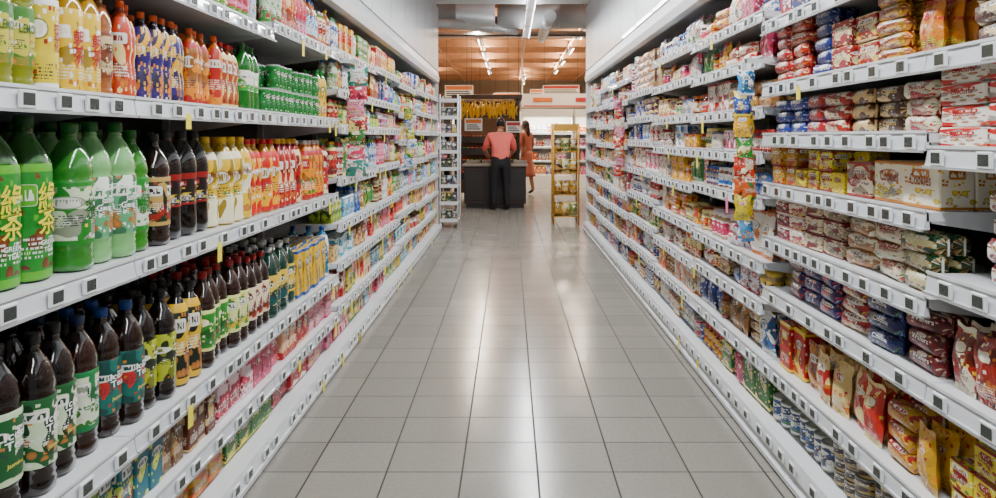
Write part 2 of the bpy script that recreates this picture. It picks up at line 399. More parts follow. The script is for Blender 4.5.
# ------------------------------------------------------------------ products
G = {}
def sku(kind, name, w, d, h, pal, acc, n=3, rows=2, stack=1, segs=16, txt=()):
    return dict(kind=kind, name=name, w=w, d=d, h=h, pal=pal, acc=acc, n=n, rows=rows, stack=stack, segs=segs, txt=txt)
def place(key, s, y, z, S, gap, rnd):
    xf = XL if s < 0 else XR
    mb = G.setdefault((key, S['name']), MB(PM))
    ang = math.pi/2 if s < 0 else -math.pi/2
    rnd = rnd if rnd is not None else R.random()
    push = R.choice([0, 0, 0, .01, .02])
    for j in range(S['rows']):
        for k in range(S['stack']):
            if k and j == 0 and k == S['stack']-1 and R.random() < .18: continue
            if (k+1)*S['h'] > gap-.015 and k: continue
            seed = R.randrange(4) if S['kind'] == 'bag' else 0
            t = tpl(S['kind'], S['w'], S['d'], S['h'], S['segs'], seed)
            x = xf+.03+push+S['d']/2+j*S['d']*1.02+R.uniform(0, .008)
            soft = S['kind'] in ('bag', 'slug')
            a = ang+R.uniform(-1, 1)*(.16 if soft else (.12 if S['kind'] in ('tea', 'wrap', 'sleeve', 'soda', 'jar', 'can') else .03))
            loc = (s*x, y, z+.001+k*S['h']*(.97 if soft else 1.0))
            mb.add(t, loc, a, S['pal'], S['acc'], rnd, tilt=(R.uniform(-.12, .04) if S['kind'] == 'bag' else 0))
            if j == 0:
                for (body, wf, hf, zf, colr) in S['txt']:
                    tt = text_tpl(body, wf*S['w'], hf*S['h'], zf*S['h'], S['kind'], S['w'], S['d'], S['h'])
                    if tt: mb.add(tt, loc, a, [colr], colr, rnd)
def run(key, s, z, gap, y0, y1, seq):
    y = y0
    for S, ye in seq:
        rnd = R.random(); ye = min(ye, y1); c = 0
        while y+S['w'] <= ye+.02:
            place(key, s, y+S['w']/2, z, S, gap, S.get('rnd', rnd)); y += S['w']; c += 1
            if S['n'] and c % S['n'] == 0: rnd = R.random()
        y = max(y, min(ye, y+.03))
POOLS = {
 'drink': [('#e4e8e8', '#2a78c0'), ('#c4dcf0', '#1e58b0'), ('#d4e8c8', '#489830'), ('#f6cb2a', '#d8301a'), ('#ea98b4', '#d02050'), ('#e8e8e6', '#c62020'), ('#5ab4e0', '#ffffff'), ('#c8de40', '#2d7a24'), ('#b83a7e', '#f7e2ee'), ('#eadcac', '#b0702a'), ('#3a9a3a', '#f2e04a'), ('#2a68b8', '#f0f0f0'), ('#e86a20', '#fff0a0'), ('#c82828', '#f8e8a0')],
 'carton': [('#d83a6a', '#fbe3ea'), ('#b81c30', '#f6e2c8'), ('#f0c87a', '#8a4a24'), ('#8cbc40', '#f7f3cc'), ('#50a8c0', '#eef7f7'), ('#e8d4ac', '#a83820'), ('#e0303e', '#ffe8a0'), ('#e0c62a', '#2f7a30'), ('#e87aa0', '#ffffff'), ('#d02040', '#ffffff')],
 'mix': [('#c81c20', '#f7e9c8'), ('#f0bc1c', '#c8281e'), ('#1e4aa0', '#f2f2f2'), ('#ece6da', '#c8241c'), ('#e0d8c8', '#1f5ab0'), ('#dc3c74', '#fff0f5'), ('#3c88d0', '#ffffff'), ('#b88a50', '#6a2a18'), ('#e8701a', '#fff0b0'), ('#2f8a3a', '#f2e6a0'), ('#eee8dc', '#e0801a'), ('#5a2070', '#f0d060'), ('#dce0e6', '#d02a5a'), ('#7a1c20', '#e8c880'), ('#f0eee8', '#3a70b8')],
 'biscuit': [('#b3101c', '#f0e0c0'), ('#e8dec8', '#c01c1c'), ('#f0e8d8', '#b8481a'), ('#5a2414', '#e6c88a'), ('#1a3686', '#e8e8f0'), ('#d89418', '#8a1e1a'), ('#c22030', '#ffffff'), ('#dcc898', '#7a3a20'), ('#e6b61c', '#c8281e')],
}
def auto(key, s, z, gap, y0, y1, pool, kinds, segs=10):
    y = y0
    while y < y1-.05:
        kd = R.choice(kinds); p = R.choice(POOLS[pool]); rnd = R.random(); hm = gap-.05
        if kd in ('sleeve', 'tea', 'soda'):
            h = min(hm-.01, R.uniform(.18, .3)); w = max(.055, h*.27); S = sku(kd, 'drink_bottles', w, w, h, [R.choice(['#f2f2f2', '#2f6ab8', '#d02c2c', '#3a9a4a', '#f0c030']), R.choice(['#b8ccd4', '#d0c890', '#b06a30', '#c8d8dc', '#7aa84a']), p[0]], p[1], 0, 2, 1, segs)
        elif kd == 'jar':
            h = min(hm, R.uniform(.1, .15)); w = h*.62; S = sku('jar', 'food_jars', w, w, h, [p[1], R.choice(['#8a3a1c', '#c8b080', '#5a2a18', '#d8d0b8']), p[0]], p[1], 0, 2, max(1, int(hm/h)), segs)
        elif kd == 'can':
            h = R.uniform(.07, .11); w = .07; S = sku('can', 'food_cans', w, w, h, [p[0], '#b8b8b4'], p[1], 0, 2, max(1, int(hm/h)), segs)
        elif kd == 'bag':
            h = min(hm, R.uniform(.16, .26)); w = h*.72; S = sku('bag', 'snack_bags', w, .05, h, [p[0]], p[1], 0, 3, 1)
        elif kd == 'slug':
            h = R.uniform(.05, .065); w = R.uniform(.17, .24); S = sku('slug', 'biscuit_packs', w, h, h, [p[0]], p[1], 0, 2, max(1, int(hm/h)))
        elif kd == 'brik':
            h = min(hm, R.uniform(.12, .24)); w = R.uniform(.06, .1); S = sku('brik', 'drink_cartons', w, .07, h, [p[0]], p[1], 0, 2, max(1, int(hm/h)))
        else:
            h = min(hm, R.uniform(.09, .2)); w = R.uniform(.09, .2); S = sku('box', 'food_boxes', w, .1, h, [p[0]], p[1], 0, 2, max(1, int(hm/h)))
        for _ in range(R.choice([1, 1, 2, 2, 3]) if S['w'] > .1 else R.choice([2, 3, 4, 5])):
            if y+S['w'] > y1: break
            place(key, s, y+S['w']/2, z, S, gap, rnd); y += S['w']
        if y+.06 > y1: break
        y += .004
yl = lambda x: 775*(XL+.09)/(510-x)

# ---- left side
LV1 = [.085, .27, .50, .99, 1.435, 1.80]
units_L = [(-.6, .9), (.9, 2.15), (2.15, 3.42), (3.42, 4.7)]
for i, (a, b) in enumerate(units_L):
    lv = LV1 if i < 3 else [.085, .27, .50, .99, 1.435, 1.84]
    shelf_unit(-1, a, b, lv)
farL = [(4.7, 6.0), (6.0, 7.3), (7.3, 8.6), (8.6, 9.9), (9.9, END)]
lvsL = [[.085, .3, .56, .8, 1.08, 1.4, 1.62, 1.86], [.085, .3, .56, .8, 1.1, 1.4, 1.62, 1.88], [.085, .32, .6, .82, 1.06, 1.3, 1.56, 1.84]]
for i, (a, b) in enumerate(farL):
    lv = lvsL[i % 3]; shelf_unit(-1, a, b, lv)
    for n, z in enumerate(lv):
        g = (lv[n+1] if n+1 < len(lv) else 2.12)-z
        ks = ['sleeve', 'jar', 'box', 'brik', 'sleeve', 'bag'] if n > 2 else ['box', 'brik', 'brik', 'box']
        auto(('L', i, n), -1, z, g, a+.02, b-.02, 'drink' if n > 2 else 'carton', ks)
Y0 = .95
def B(kind, cap, body, lab, acc, w, h, n=3, rows=3, name='drink_bottles', txt=(), rnd=None):
    S = sku(kind, name, w, w, h, [cap, body, lab], acc, n, rows, 1, 16, txt)
    if rnd is not None: S['rnd'] = rnd
    return S
W_ = '#ffffff'
rowA = [(B('tea', '#e8e8e0', '#8a9020', '#d0c850', '#4a8a2a', .078, .31, txt=[('LEMON', .7, .07, .45, '#2a6a20')]), yl(24)), (B('wrap', '#e8e8e0', '#b0a828', '#e6d02a', '#ffffff', .078, .31, txt=[('菊\n花', .35, .22, .42, '#b02818')]), yl(50)),
        (B('wrap', '#e8d020', '#b89020', '#ecc81e', '#ffffff', .078, .3, txt=[('朝\n茶', .5, .28, .4, '#c02020')]), yl(84)), (B('tea', '#f0f0f0', '#a86a38', '#d8c498', '#8a4a20', .075, .29, txt=[('TEA', .6, .08, .46, '#5a2810')]), yl(108)),
        (B('sleeve', '#f06810', '#b04818', '#d04810', '#f8e0a0', .068, .28), yl(128)), (B('sleeve', '#f07010', '#201028', '#3c2a80', '#f0c030', .066, .27, txt=[('GRAPE', .6, .07, .58, '#f0d040')]), yl(180)),
        (B('sleeve', '#f07010', '#d07818', '#e89818', '#c02818', .068, .27, txt=[('ORANGE', .6, .07, .58, W_)]), yl(215)), (B('sleeve', '#d82020', '#8a4a18', '#b85a20', '#f4e0a0', .068, .26), yl(232)),
        (B('soda', '#187828', '#1a7a28', '#38a838', '#f8f8f0', .075, .28), yl(252)), (B('tea', '#f0f0f0', '#58902a', '#4a902a', '#f0e070', .07, .26), yl(283))]
rowA2 = [(sku('can', 'soda_cans', .066, .066, .115, ['#0c8028', '#b8b8b4'], '#2a9a48', 0, 3, 2), yl(312)), (B('sleeve', '#2a9a48', '#309038', '#f0c830', '#2a8a38', .07, .28), yl(328)), (B('soda', '#f0f0f0', '#88b8d0', '#2a78c8', '#ffffff', .07, .28), 4.7)]
run(('LA', 0), -1, 1.435, .36, Y0, 3.42, rowA); run(('LA', 1), -1, 1.435, .4, 3.44, 4.68, rowA2)
GT = [('綠\n茶', .62, .32, .44, '#f2e23a'), ('GREEN', .5, .03, .235, W_), ('TEA', .32, .03, .19, W_)]
rowB = [(B('wrap', '#0f5a24', '#2a6a1c', '#1f9430', '#6ab82c', .118, .39, 0, name='green_tea_bottles', txt=GT, rnd=.0205), yl(56)), (B('tea', '#1f7a30', '#3c8a34', '#dce8c8', '#289030', .112, .375, name='green_tea_bottles', txt=[('茶', .5, .14, .42, '#187028')]), yl(82)), (B('tea', '#1f7a30', '#8ac080', '#6ab484', '#f4fbf0', .108, .38, name='green_tea_bottles', txt=[('Jasmine\nGreen Tea', .8, .1, .42, W_)]), yl(120)),
        (B('tea', '#187a28', '#3a8a24', '#e4ecd8', '#209030', .1, .36, name='green_tea_bottles', txt=[('緑', .6, .16, .4, '#188a28')]), yl(148)), (B('tea', '#101c14', '#281408', '#1c3a1c', '#c8a860', .1, .35), yl(162)),
        (B('soda', '#0c0c0c', '#140804', '#20100a', '#a02018', .115, .36), yl(203)), (B('sleeve', '#f0c810', '#d0b020', '#e8c41c', '#f6f0d0', .105, .34, txt=[('Barley', .6, .07, .58, '#8a3818')]), yl(243)),
        (B('sleeve', '#d01010', '#d0a018', '#f0b808', '#d82010', .095, .33, txt=[('MANGO', .6, .07, .58, W_)]), yl(272)), (B('sleeve', '#f0c810', '#a01410', '#c0140e', '#f8e0b0', .09, .33), yl(296)),
        (B('sleeve', '#e8e8e8', '#e08810', '#f0a018', '#c02020', .09, .32), yl(318)), (B('sleeve', '#2a8a38', '#b01c1c', '#d02828', '#f8f0d0', .085, .31), yl(332)), (B('sleeve', '#f0f0f0', '#78a820', '#e8d028', '#389038', .085, .31), 4.7)]
run(('LB', 0), -1, .99, .44, Y0, 4.68, rowB)
IT = [('Iced\nTea', .6, .11, .44, W_), ('Jasmine', .5, .035, .29, '#e8e070')]
rowC = [(B('tea', '#14181c', '#1c0c04', '#1f6a3a', '#d4e4c0', .102, .37, 2, name='iced_tea_bottles', txt=IT), yl(70)), (B('tea', '#123a68', '#34160a', '#dce4cc', '#1f8a50', .1, .36, 2, name='iced_tea_bottles', txt=[('Iced\nTea', .6, .11, .44, '#186a3a')]), yl(98)), (B('tea', '#1a58a0', '#281206', '#187a70', '#c8302c', .1, .35, 2, name='iced_tea_bottles', txt=IT), yl(135)),
        (B('tea', '#101010', '#180c06', '#b8c030', '#283820', .095, .34), yl(168)), (B('sleeve', '#101010', '#141410', '#1c2a18', '#e8c018', .09, .33), yl(196)),
        (B('tea', '#b01c1c', '#34180c', '#389838', '#e8f0a0', .09, .34), yl(240)), (B('tea', '#b02018', '#2c1208', '#a82020', '#f0e0c0', .085, .32), yl(262)), (B('tea', '#d8d8d8', '#1c4a3c', '#1a6a68', '#e8c848', .085, .32), yl(288)),
        (sku('brik', 'drink_cartons', .1, .07, .26, ['#e8c020'], '#2a62a8', 0, 3, 1), yl(318)), (B('sleeve', '#1a52a8', '#3888b0', '#2080b0', '#f4f4f4', .085, .3), 4.7)]
run(('LC', 0), -1, .50, .49, Y0, 4.68, rowC)
rowD = [(sku('brik', 'juice_cartons', .09, .07, .15, ['#78a838'], '#f0f0d0', 0, 3, 1), yl(90)), (sku('brik', 'juice_cartons', .085, .07, .16, ['#2c7a8a'], '#d8e870', 2, 3, 1), yl(145)), (sku('brik', 'juice_cartons', .08, .07, .15, ['#b89868'], '#6a4020', 3, 3, 1), yl(175)), (sku('brik', 'juice_cartons', .08, .07, .15, ['#6a3c24'], '#d8c088', 2, 3, 1), yl(205)),
        (sku('box', 'juice_multipacks', .13, .11, .15, ['#d03c60'], '#f8dce4', 2, 2, 1), yl(240)), (sku('box', 'juice_multipacks', .13, .11, .15, ['#e05a84'], '#c02848', 2, 2, 1), yl(272)), (sku('box', 'juice_multipacks', .12, .11, .16, ['#b82038'], '#f4c8a0', 2, 2, 1), yl(300)), (sku('box', 'juice_multipacks', .12, .11, .16, ['#e0a0b0'], '#d84868', 2, 2, 1), 4.7)]
run(('LD', 0), -1, .27, .22, Y0, 4.68, rowD)
rowE = [(sku('box', 'juice_multipacks', .14, .12, .115, ['#d0a828'], '#d86a28', 2, 2, 1), yl(220)), (sku('box', 'juice_multipacks', .14, .12, .115, ['#388a30'], '#e8e060', 2, 2, 1), yl(262)), (sku('box', 'juice_multipacks', .14, .12, .115, ['#d03040'], '#f8e0d0', 2, 2, 1), yl(300)), (sku('box', 'juice_multipacks', .14, .12, .115, ['#e080a0'], '#c83858', 2, 2, 1), 4.7)]
run(('LE', 0), -1, .085, .18, Y0, 4.68, rowE)
for i, (a, b) in enumerate([(2.0, 3.4), (3.44, 4.68)]):
    auto(('LT', i), -1, 1.80 if i == 0 else 1.84, .3, a, b, 'drink', ['sleeve', 'sleeve', 'brik', 'tea'], 12)

# ---- right side
near = [.12, .36, .68, .97, 1.30, 1.55, 1.82]
mid = [.12, .36, .68, .90, 1.13, 1.34, 1.55, 1.82]
shelf_unit(1, -.6, .75, near); shelf_unit(1, .75, 2.05, near); shelf_unit(1, 2.05, 3.38, mid)
farR = [(3.38, 4.68), (4.68, 5.98), (5.98, 7.28), (7.28, 8.6), (8.6, 9.9), (9.9, END)]
lvsR = [[.12, .36, .60, .78, 1.06, 1.26, 1.46, 1.68, 1.88], [.12, .36, .58, .8, 1.04, 1.26, 1.47, 1.70, 1.9], [.12, .38, .62, .84, 1.06, 1.3, 1.5, 1.72]]
for i, (a, b) in enumerate(farR):
    lv = lvsR[i % 3]; shelf_unit(1, a, b, lv)
    for n, z in enumerate(lv):
        g = (lv[n+1] if n+1 < len(lv) else 2.12)-z
        auto(('R', i, n), 1, z, g, a+.02, b-.02, 'mix', ['box', 'box', 'bag', 'slug', 'jar', 'box'] if n > 0 else ['box', 'can', 'jar'])
def P(kind, name, w, d, h, c, a, n=2, rows=2, stack=9, t=None, tc=W_, zf=.62):
    txt = [(t, .55, .26, zf, tc)] if t else ()
    return sku(kind, name, w, d, h, [c], a, n, rows, stack, 16, txt)
Ys = 1.0
bx, sl, bg = 'box', 'slug', 'bag'
bp_, bb_, sb_ = 'biscuit_packs', 'biscuit_boxes', 'snack_bags'
run(('Ra', 0), 1, 1.55, .27, Ys, 2.03, [(P(bg, sb_, .16, .045, .2, '#4a1c10', '#d8b060', 2, 3, 1), 1.5), (P(bx, bb_, .2, .08, .065, '#ecdcb4', '#c02020', 1, t='COOKIES', tc='#a01818'), 1.8), (P(sl, bp_, .2, .06, .055, '#5a2c18', '#f0e0c0', 1, t='Choco', tc='#f0d890'), 2.03)])
run(('Rb', 0), 1, 1.30, .25, Ys, 2.03, [(P(bx, bb_, .21, .1, .055, '#f6f2e8', '#d01c14', 1, t='Biscuits', tc='#c01818'), 2.03)])
run(('Rc', 0), 1, .97, .33, Ys, 2.03, [(P(sl, bp_, .22, .075, .066, '#b00c1c', '#f4e4d0', 1, 2, 4, t='BISCUITS'), 1.78), (P(sl, bp_, .2, .07, .06, '#8a0c18', '#ffffff', 1, 2, 4, t='Shortbread', tc='#f0e0b0'), 2.03)])
run(('Rd', 0), 1, .68, .29, Ys, 2.03, [(P(sl, bp_, .19, .065, .06, '#38140c', '#d8a860', 1, t='Choc Bar', tc='#e8c070'), 1.5), (P(sl, bp_, .19, .065, .06, '#a02020', '#e8c0a0', 1, t='Wafers'), 1.8), (P(bg, sb_, .11, .04, .17, '#b02818', '#f0e8d0', 1, 4, 1), 2.03)])
run(('Re', 0), 1, .36, .32, Ys, 2.03, [(P(sl, bp_, .2, .07, .062, '#7a1018', '#e8d8b0', 1, 2, 3, t='Wafers'), 1.45), (P(bg, sb_, .12, .035, .17, '#982018', '#e8d8a0', 1, 5, 1), 1.62), (P(sl, bp_, .19, .065, .06, '#c02020', '#f0d890', 1, 2, 3, t='Cream'), 1.83), (P(bx, bb_, .1, .07, .075, '#e0d018', '#a82818', 1, 3, 3, t='CREAM', tc='#a01818'), 2.03)])
run(('Rf', 0), 1, .12, .24, Ys, 2.03, [(sku('can', 'canned_food', .085, .085, .06, ['#38241a', '#a8a8a0'], '#c8a058', 2, 2, 3), 2.03)])
auto(('Rt', 0), 1, 1.82, .3, 1.2, 2.03, 'biscuit', ['box', 'bag', 'slug'])
run(('Ra', 1), 1, 1.55, .27, 2.07, 3.36, [(P(bg, sb_, .13, .045, .16, '#d88818', '#c83820', 1, 3, 1), 2.3), (P(sl, bp_, .18, .05, .045, '#e0a828', '#a02018', 1, t='Crackers', tc='#8a1810'), 2.5), (P(bx, bb_, .15, .08, .09, '#b01c1e', '#f0dcb0', 1, t='Cream', tc='#f0e0b0'), 2.75), (P(sl, bp_, .19, .055, .05, '#1c3c90', '#e8e8f4', 1, t='WAFERS'), 3.0), (P(sl, bp_, .18, .055, .05, '#c02018', '#f4e0b0', 1, t='Crackers'), 3.36)])
run(('Rb', 1), 1, 1.34, .2, 2.07, 3.36, [(P(sl, bp_, .18, .055, .05, '#ece2c8', '#c02020', 1, t='Biscuit', tc='#b01818'), 2.4), (P(sl, bp_, .18, .055, .05, '#6a3c1c', '#e8c890', 1, t='Choco', tc='#f0d890'), 2.62), (P(sl, bp_, .17, .055, .05, '#e8dcc0', '#c03020', 1, t='Cream', tc='#8a2818'), 2.8), (P(sl, bp_, .17, .055, .05, '#c02020', '#2c4c98', 1, t='Cream'), 3.05), (P(sl, bp_, .17, .055, .05, '#1c4aa8', '#e8e8f0', 1, t='Wafer'), 3.36)])
run(('Rc', 1), 1, 1.13, .2, 2.07, 3.36, [(P(bx, bb_, .2, .1, .13, '#f2ead4', '#d08818', 1, 2, 1, t='Cookies', tc='#a03410'), 2.48), (P(bx, bb_, .18, .1, .12, '#f0e4c8', '#b03018', 1, 2, 1, t='Cookies', tc='#a02818'), 2.68), (P(bx, bb_, .11, .08, .075, '#e8d818', '#a83820', 1, 2, 2, t='CREAM', tc='#983010'), 3.1), (P(bx, bb_, .12, .08, .08, '#c89a10', '#b02018', 1, 2, 2), 3.36)])
run(('Rd', 1), 1, .90, .22, 2.07, 3.36, [(P(sl, bp_, .19, .06, .055, '#1c5a2a', '#d8d0a0', 1, t='Apricot', tc='#f0e8c0'), 2.25), (P(sl, bp_, .19, .06, .055, '#e8dcc4', '#b83a1a', 1, t='Digestive', tc='#983018'), 2.5), (P(sl, bp_, .19, .06, .055, '#b8885a', '#f4ead0', 1, t='Oat', tc='#5a2810'), 2.72), (P(bx, bb_, .16, .08, .065, '#e0d0b4', '#8a2028', 1), 3.0), (P(bx, bb_, .14, .08, .055, '#b03c50', '#f0e8e0', 1), 3.36)])
run(('Re', 1), 1, .68, .22, 2.07, 3.36, [(P(sl, bp_, .19, .06, .055, '#801420', '#e0c8b0', 1, t='Wafers'), 2.3), (P(sl, bp_, .19, .06, .055, '#1c2c78', '#a0a8d8', 1, t='Cocoa'), 2.52), (P(sl, bp_, .19, .06, .055, '#c02428', '#f0e0d0', 1, t='Berry'), 2.72), (P(sl, bp_, .17, .06, .055, '#2c2078', '#d04050', 1), 3.05), (P(sl, bp_, .17, .06, .055, '#a81828', '#2a3a88', 1), 3.36)])
run(('Rf', 1), 1, .36, .32, 2.07, 3.36, [(P(bg, sb_, .12, .04, .17, '#e0b018', '#c82818', 1, 4, 1), 2.2), (P(sl, bp_, .18, .065, .06, '#d8a818', '#b02018', 1, 2, 3, t='Crisps', tc='#a01810'), 2.4), (P(bg, sb_, .12, .04, .19, '#d03020', '#f0e0a0', 1, 4, 1), 2.65), (P(bg, sb_, .12, .04, .18, '#e8d090', '#c83020', 1, 4, 1), 2.9), (P(bg, sb_, .12, .04, .18, '#d89018', '#a02020', 1, 4, 1), 3.1), (P(bx, bb_, .12, .1, .2, '#c81c14', '#f0d040', 1, 2, 1), 3.36)])
run(('Rg', 1), 1, .12, .24, 2.07, 3.36, [(sku('can', 'canned_food', .085, .085, .05, ['#4a3024', '#a8a8a0'], '#c8b070', 2, 2, 3), 2.8), (sku('can', 'canned_food', .085, .085, .1, ['#2c5c98', '#b8b8b0'], '#e8e8e0', 2, 2, 1), 3.36)])
auto(('Rt', 1), 1, 1.82, .3, 2.1, 3.36, 'biscuit', ['box', 'bag', 'slug'])
for (k, nm), mb in G.items(): mb.finish(nm)

# hanging clip strips
def clip_strip(s, x, y, z0, z1, cols, sc_=1.0):
    mb = MB(PM+[M_white])
    raw_box(mb, s*x-.006, s*x+.006, y-.002, y+.002, z0, z1+.05, 5)
    raw_box(mb, s*x-.002, s*(x+.1), y-.002, y+.002, z1+.03, z1+.05, 5)
    z = z1-.11; i = 0
    while z > z0-.02:
        c = cols[i % len(cols)]
        mb.add(bag(.085*sc_, .03, .11, 6, 6, i), (s*x+R.uniform(-.02, .02), y-.016, z), R.uniform(-.5, .5), [c[0]], c[1], tilt=R.uniform(-.25, .1))
        mb.add(bag(.08*sc_, .03, .1, 6, 6, i), (s*x+R.uniform(-.012, .012), y+.018, z), math.pi, [c[0]], c[1])
        z -= .09; i += 1
    mb.finish('hanging_clip_strip')
clip_strip(1, 1.02, 3.36, .88, 1.62, [('#3aa0d8', '#ffffff'), ('#1a58b0', '#f0e040'), ('#e8b818', '#3a68b0'), ('#289838', '#f0f0a0'), ('#e03c18', '#f8e8c0'), ('#e06818', '#3a8a48'), ('#d8c828', '#c83830')], .85)
clip_strip(-1, .91, 4.6, 1.05, 1.74, [('#28a090', '#f0f0f0'), ('#e0205c', '#ffffff'), ('#f0a0b8', '#c02858'), ('#d01040', '#f8f0a0'), ('#308838', '#f4f4d0'), ('#e83870', '#ffffff')], 1.25)
clip_strip(1, 1.03, 7.3, .95, 1.7, [('#d890a8', '#c83060'), ('#c81c28', '#fff0c0'), ('#d8d0c0', '#c87030')])
clip_strip(-1, .96, 7.4, 1.0, 1.6, [('#e0d838', '#389048'), ('#d8d8d8', '#3888c0')])

# ------------------------------------------------------------------ generic mesh object
def boxes_obj(name, boxes, mats, parent=None, bev=.004):
    mb = MB(mats)
    for x0, x1, y0, y1, z0, z1, mi in boxes:
        raw_box(mb, x0, x1, y0, y1, z0, z1, mi, min(bev, min(abs(x1-x0), abs(y1-y0), abs(z1-z0))*.3))
    return mb.finish(name, None)
def empty(name, loc):
    e = bpy.data.objects.new(name, None); sc.collection.objects.link(e); e.location = loc; return e
def adopt(e, ob):
    ob.parent = e; ob.location = ob.location-e.location

# floor
m, nt, b = base_mat('ceramic_floor_tiles')
N = nt.nodes; L = nt.links
tc = N.new('ShaderNodeTexCoord'); mp = N.new('ShaderNodeMapping'); mp.inputs['Location'].default_value = (-.11, -.077, 0)
L.new(tc.outputs['Object'], mp.inputs[0])
br = N.new('ShaderNodeTexBrick'); br.offset = 0; br.squash = 1
br.inputs['Color1'].default_value = (*lin('#86827a'), 1); br.inputs['Color2'].default_value = (*lin('#8f8b82'), 1); br.inputs['Mortar'].default_value = (*lin('#35312c'), 1)
br.inputs['Scale'].default_value = 1; br.inputs['Mortar Size'].default_value = .004; br.inputs['Mortar Smooth'].default_value = .15
br.inputs['Brick Width'].default_value = .3; br.inputs['Row Height'].default_value = .3
L.new(mp.outputs[0], br.inputs['Vector'])
nz = N.new('ShaderNodeTexNoise'); nz.inputs['Scale'].default_value = 60; nz.inputs['Detail'].default_value = 5; L.new(tc.outputs['Object'], nz.inputs['Vector'])
mx = N.new('ShaderNodeMix'); mx.data_type = 'RGBA'; mx.blend_type = 'MULTIPLY'; mx.inputs[0].default_value = .3
L.new(br.outputs['Color'], mx.inputs[6]); L.new(nz.outputs['Fac'], mx.inputs[7]); L.new(mx.outputs[2], b.inputs['Base Color'])
n2 = N.new('ShaderNodeTexNoise'); n2.inputs['Scale'].default_value = 3; n2.inputs['Detail'].default_value = 5; L.new(tc.outputs['Object'], n2.inputs['Vector'])
mr = N.new('ShaderNodeMapRange'); mr.inputs[3].default_value = .12; mr.inputs[4].default_value = .27; L.new(n2.outputs['Fac'], mr.inputs[0])
ma = N.new('ShaderNodeMath'); ma.operation = 'MULTIPLY_ADD'; ma.inputs[1].default_value = .5
L.new(br.outputs['Fac'], ma.inputs[0]); L.new(mr.outputs[0], ma.inputs[2]); L.new(ma.outputs[0], b.inputs['Roughness'])
b.inputs['Specular IOR Level'].default_value = .3
bp = N.new('ShaderNodeBump'); bp.inputs['Strength'].default_value = .3; bp.inputs['Distance'].default_value = .003; bp.invert = True
L.new(br.outputs['Fac'], bp.inputs['Height']); L.new(bp.outputs[0], b.inputs['Normal'])
M_floor = m
def slab(name, x0, x1, y0, y1, z0, z1, mat):
    me = bpy.data.meshes.new(name); bm = bmesh.new(); bmesh.ops.create_cube(bm, size=1)
    for v in bm.verts: v.co = Vector(((v.co.x+.5)*(x1-x0)+x0, (v.co.y+.5)*(y1-y0)+y0, (v.co.z+.5)*(z1-z0)+z0))
    bm.to_mesh(me); bm.free(); me.materials.append(mat)
    o = bpy.data.objects.new(name, me); sc.collection.objects.link(o); return o
slab('floor', -9, 9, -3, 38, -.1, 0, M_floor)
M_ceil = simple('ceiling_board_grey', '#bcbebe', .6)
M_wall = simple('wall_paint_cream', '#c8b49c', .7, noise=.1, nscale=2)
slab('ceiling', -1.8, 1.9, -3, 10.9, 3.2, 3.3, M_ceil)
slab('wall_left', -9.1, -9, 11, 38, 0, 4.6, M_wall); slab('wall_right', 9, 9.1, 11, 38, 0, 4.6, M_wall); slab('wall_far', -9, 9, 38, 38.1, 0, 4.6, M_wall)
M_panel = simple('glossy_wall_panel', '#b0b4b8', .3, coat=.25)
M_seam = simple('panel_seam', '#787c7e', .4)
for s, nm, xf in ((-1, 'wall_panel_left', XL), (1, 'wall_panel_right', XR)):
    bxs = []
    y = -.6
    while y < END:
        y2 = min(y+.92, END)
        bxs.append((s*(xf-.0), s*(xf+.03), y+.004, y2-.004, 2.282, 3.198, 0)); bxs.append((s*(xf+.004), s*(xf+.028), y2-.005, y2+.005 if y2 < END else y2, 2.282, 3.198, 1)); y = y2
    boxes_obj(nm, bxs, [M_panel, M_seam])
M_end = simple('shelf_end_panel', '#c4c4c0', .4)
boxes_obj('shelf_end_panel', [(-XL-.51, -XL-.0, END+.002, END+.03, 0, 3.2, 0)], [M_end])
boxes_obj('shelf_end_panel', [(XR, XR+.51, END+.002, END+.03, 0, 3.2, 0)], [M_end])

# wooden ceiling beyond
M_wood = simple('ceiling_wood_warm', '#a8704a', .55, noise=.3, nscale=3)
M_beam = simple('ceiling_beam_wood', '#d8a070', .5, noise=.2, nscale=6)
M_beamd = simple('ceiling_steel_dark', '#6a564a', .5)
slab('ceiling_wood', -9, 9, 10.9, 38, 4.5, 4.6, M_wood)
slab('ceiling_bulkhead', -9, 9, 10.8, 10.9, 3.3, 4.5, M_ceil)
bxs = []
for i, y in enumerate(np.arange(14.5, 37, 1.7)): bxs.append((-9, 9, y, y+.16, 4.02, 4.22, 0))
for x in np.arange(-8, 8.5, 1.3): bxs.append((x, x+.09, 12.2, 38, 4.22, 4.34, 1))
for x in np.arange(-7.4, 8.5, 1.3): bxs.append((x, x+.05, 12.2, 38, 4.0, 4.03, 0))
boxes_obj('ceiling_beams', bxs, [M_beam, M_beamd])
M_metal = simple('galvanised_duct', '#c4c7ca', .4, metal=.25, bump=.3, nscale=8)
def tube(mb, p0, p1, r, mi, segs=16, ribs=0):
    p0 = Vector(p0); p1 = Vector(p1); d = p1-p0; Lh = d.length
    n = max(1, ribs); prof = []
    for i in range(n+1):
        z = Lh*i/n
        if ribs and 0 < i < n: prof += [(r, z-.02, mi, 0), (r*1.05, z-.012, mi, 0), (r*1.05, z+.012, mi, 0), (r, z+.02, mi, 0)]
        else: prof.append((r, z, mi, 0))
    t = revolve(prof, segs); q = d.to_track_quat('Z', 'Y').to_matrix()
    t.V = t.V @ np.array(q).T
    mb.add(t, tuple(p0), mi=mi)
mb = MB([M_metal, M_beamd])
tube(mb, (-4, 12.7, 3.33), (-.25, 12.7, 3.33), .2, 0, 20, 6); tube(mb, (-.2, 13.3, 3.4), (4, 13.0, 3.38), .22, 0, 20, 8)
tube(mb, (-1.2, 12.1, 3.12), (.1, 13.6, 3.2), .08, 0, 12, 6); tube(mb, (.62, 12.0, 3.2), (.7, 17, 3.5), .1, 0, 12, 6)
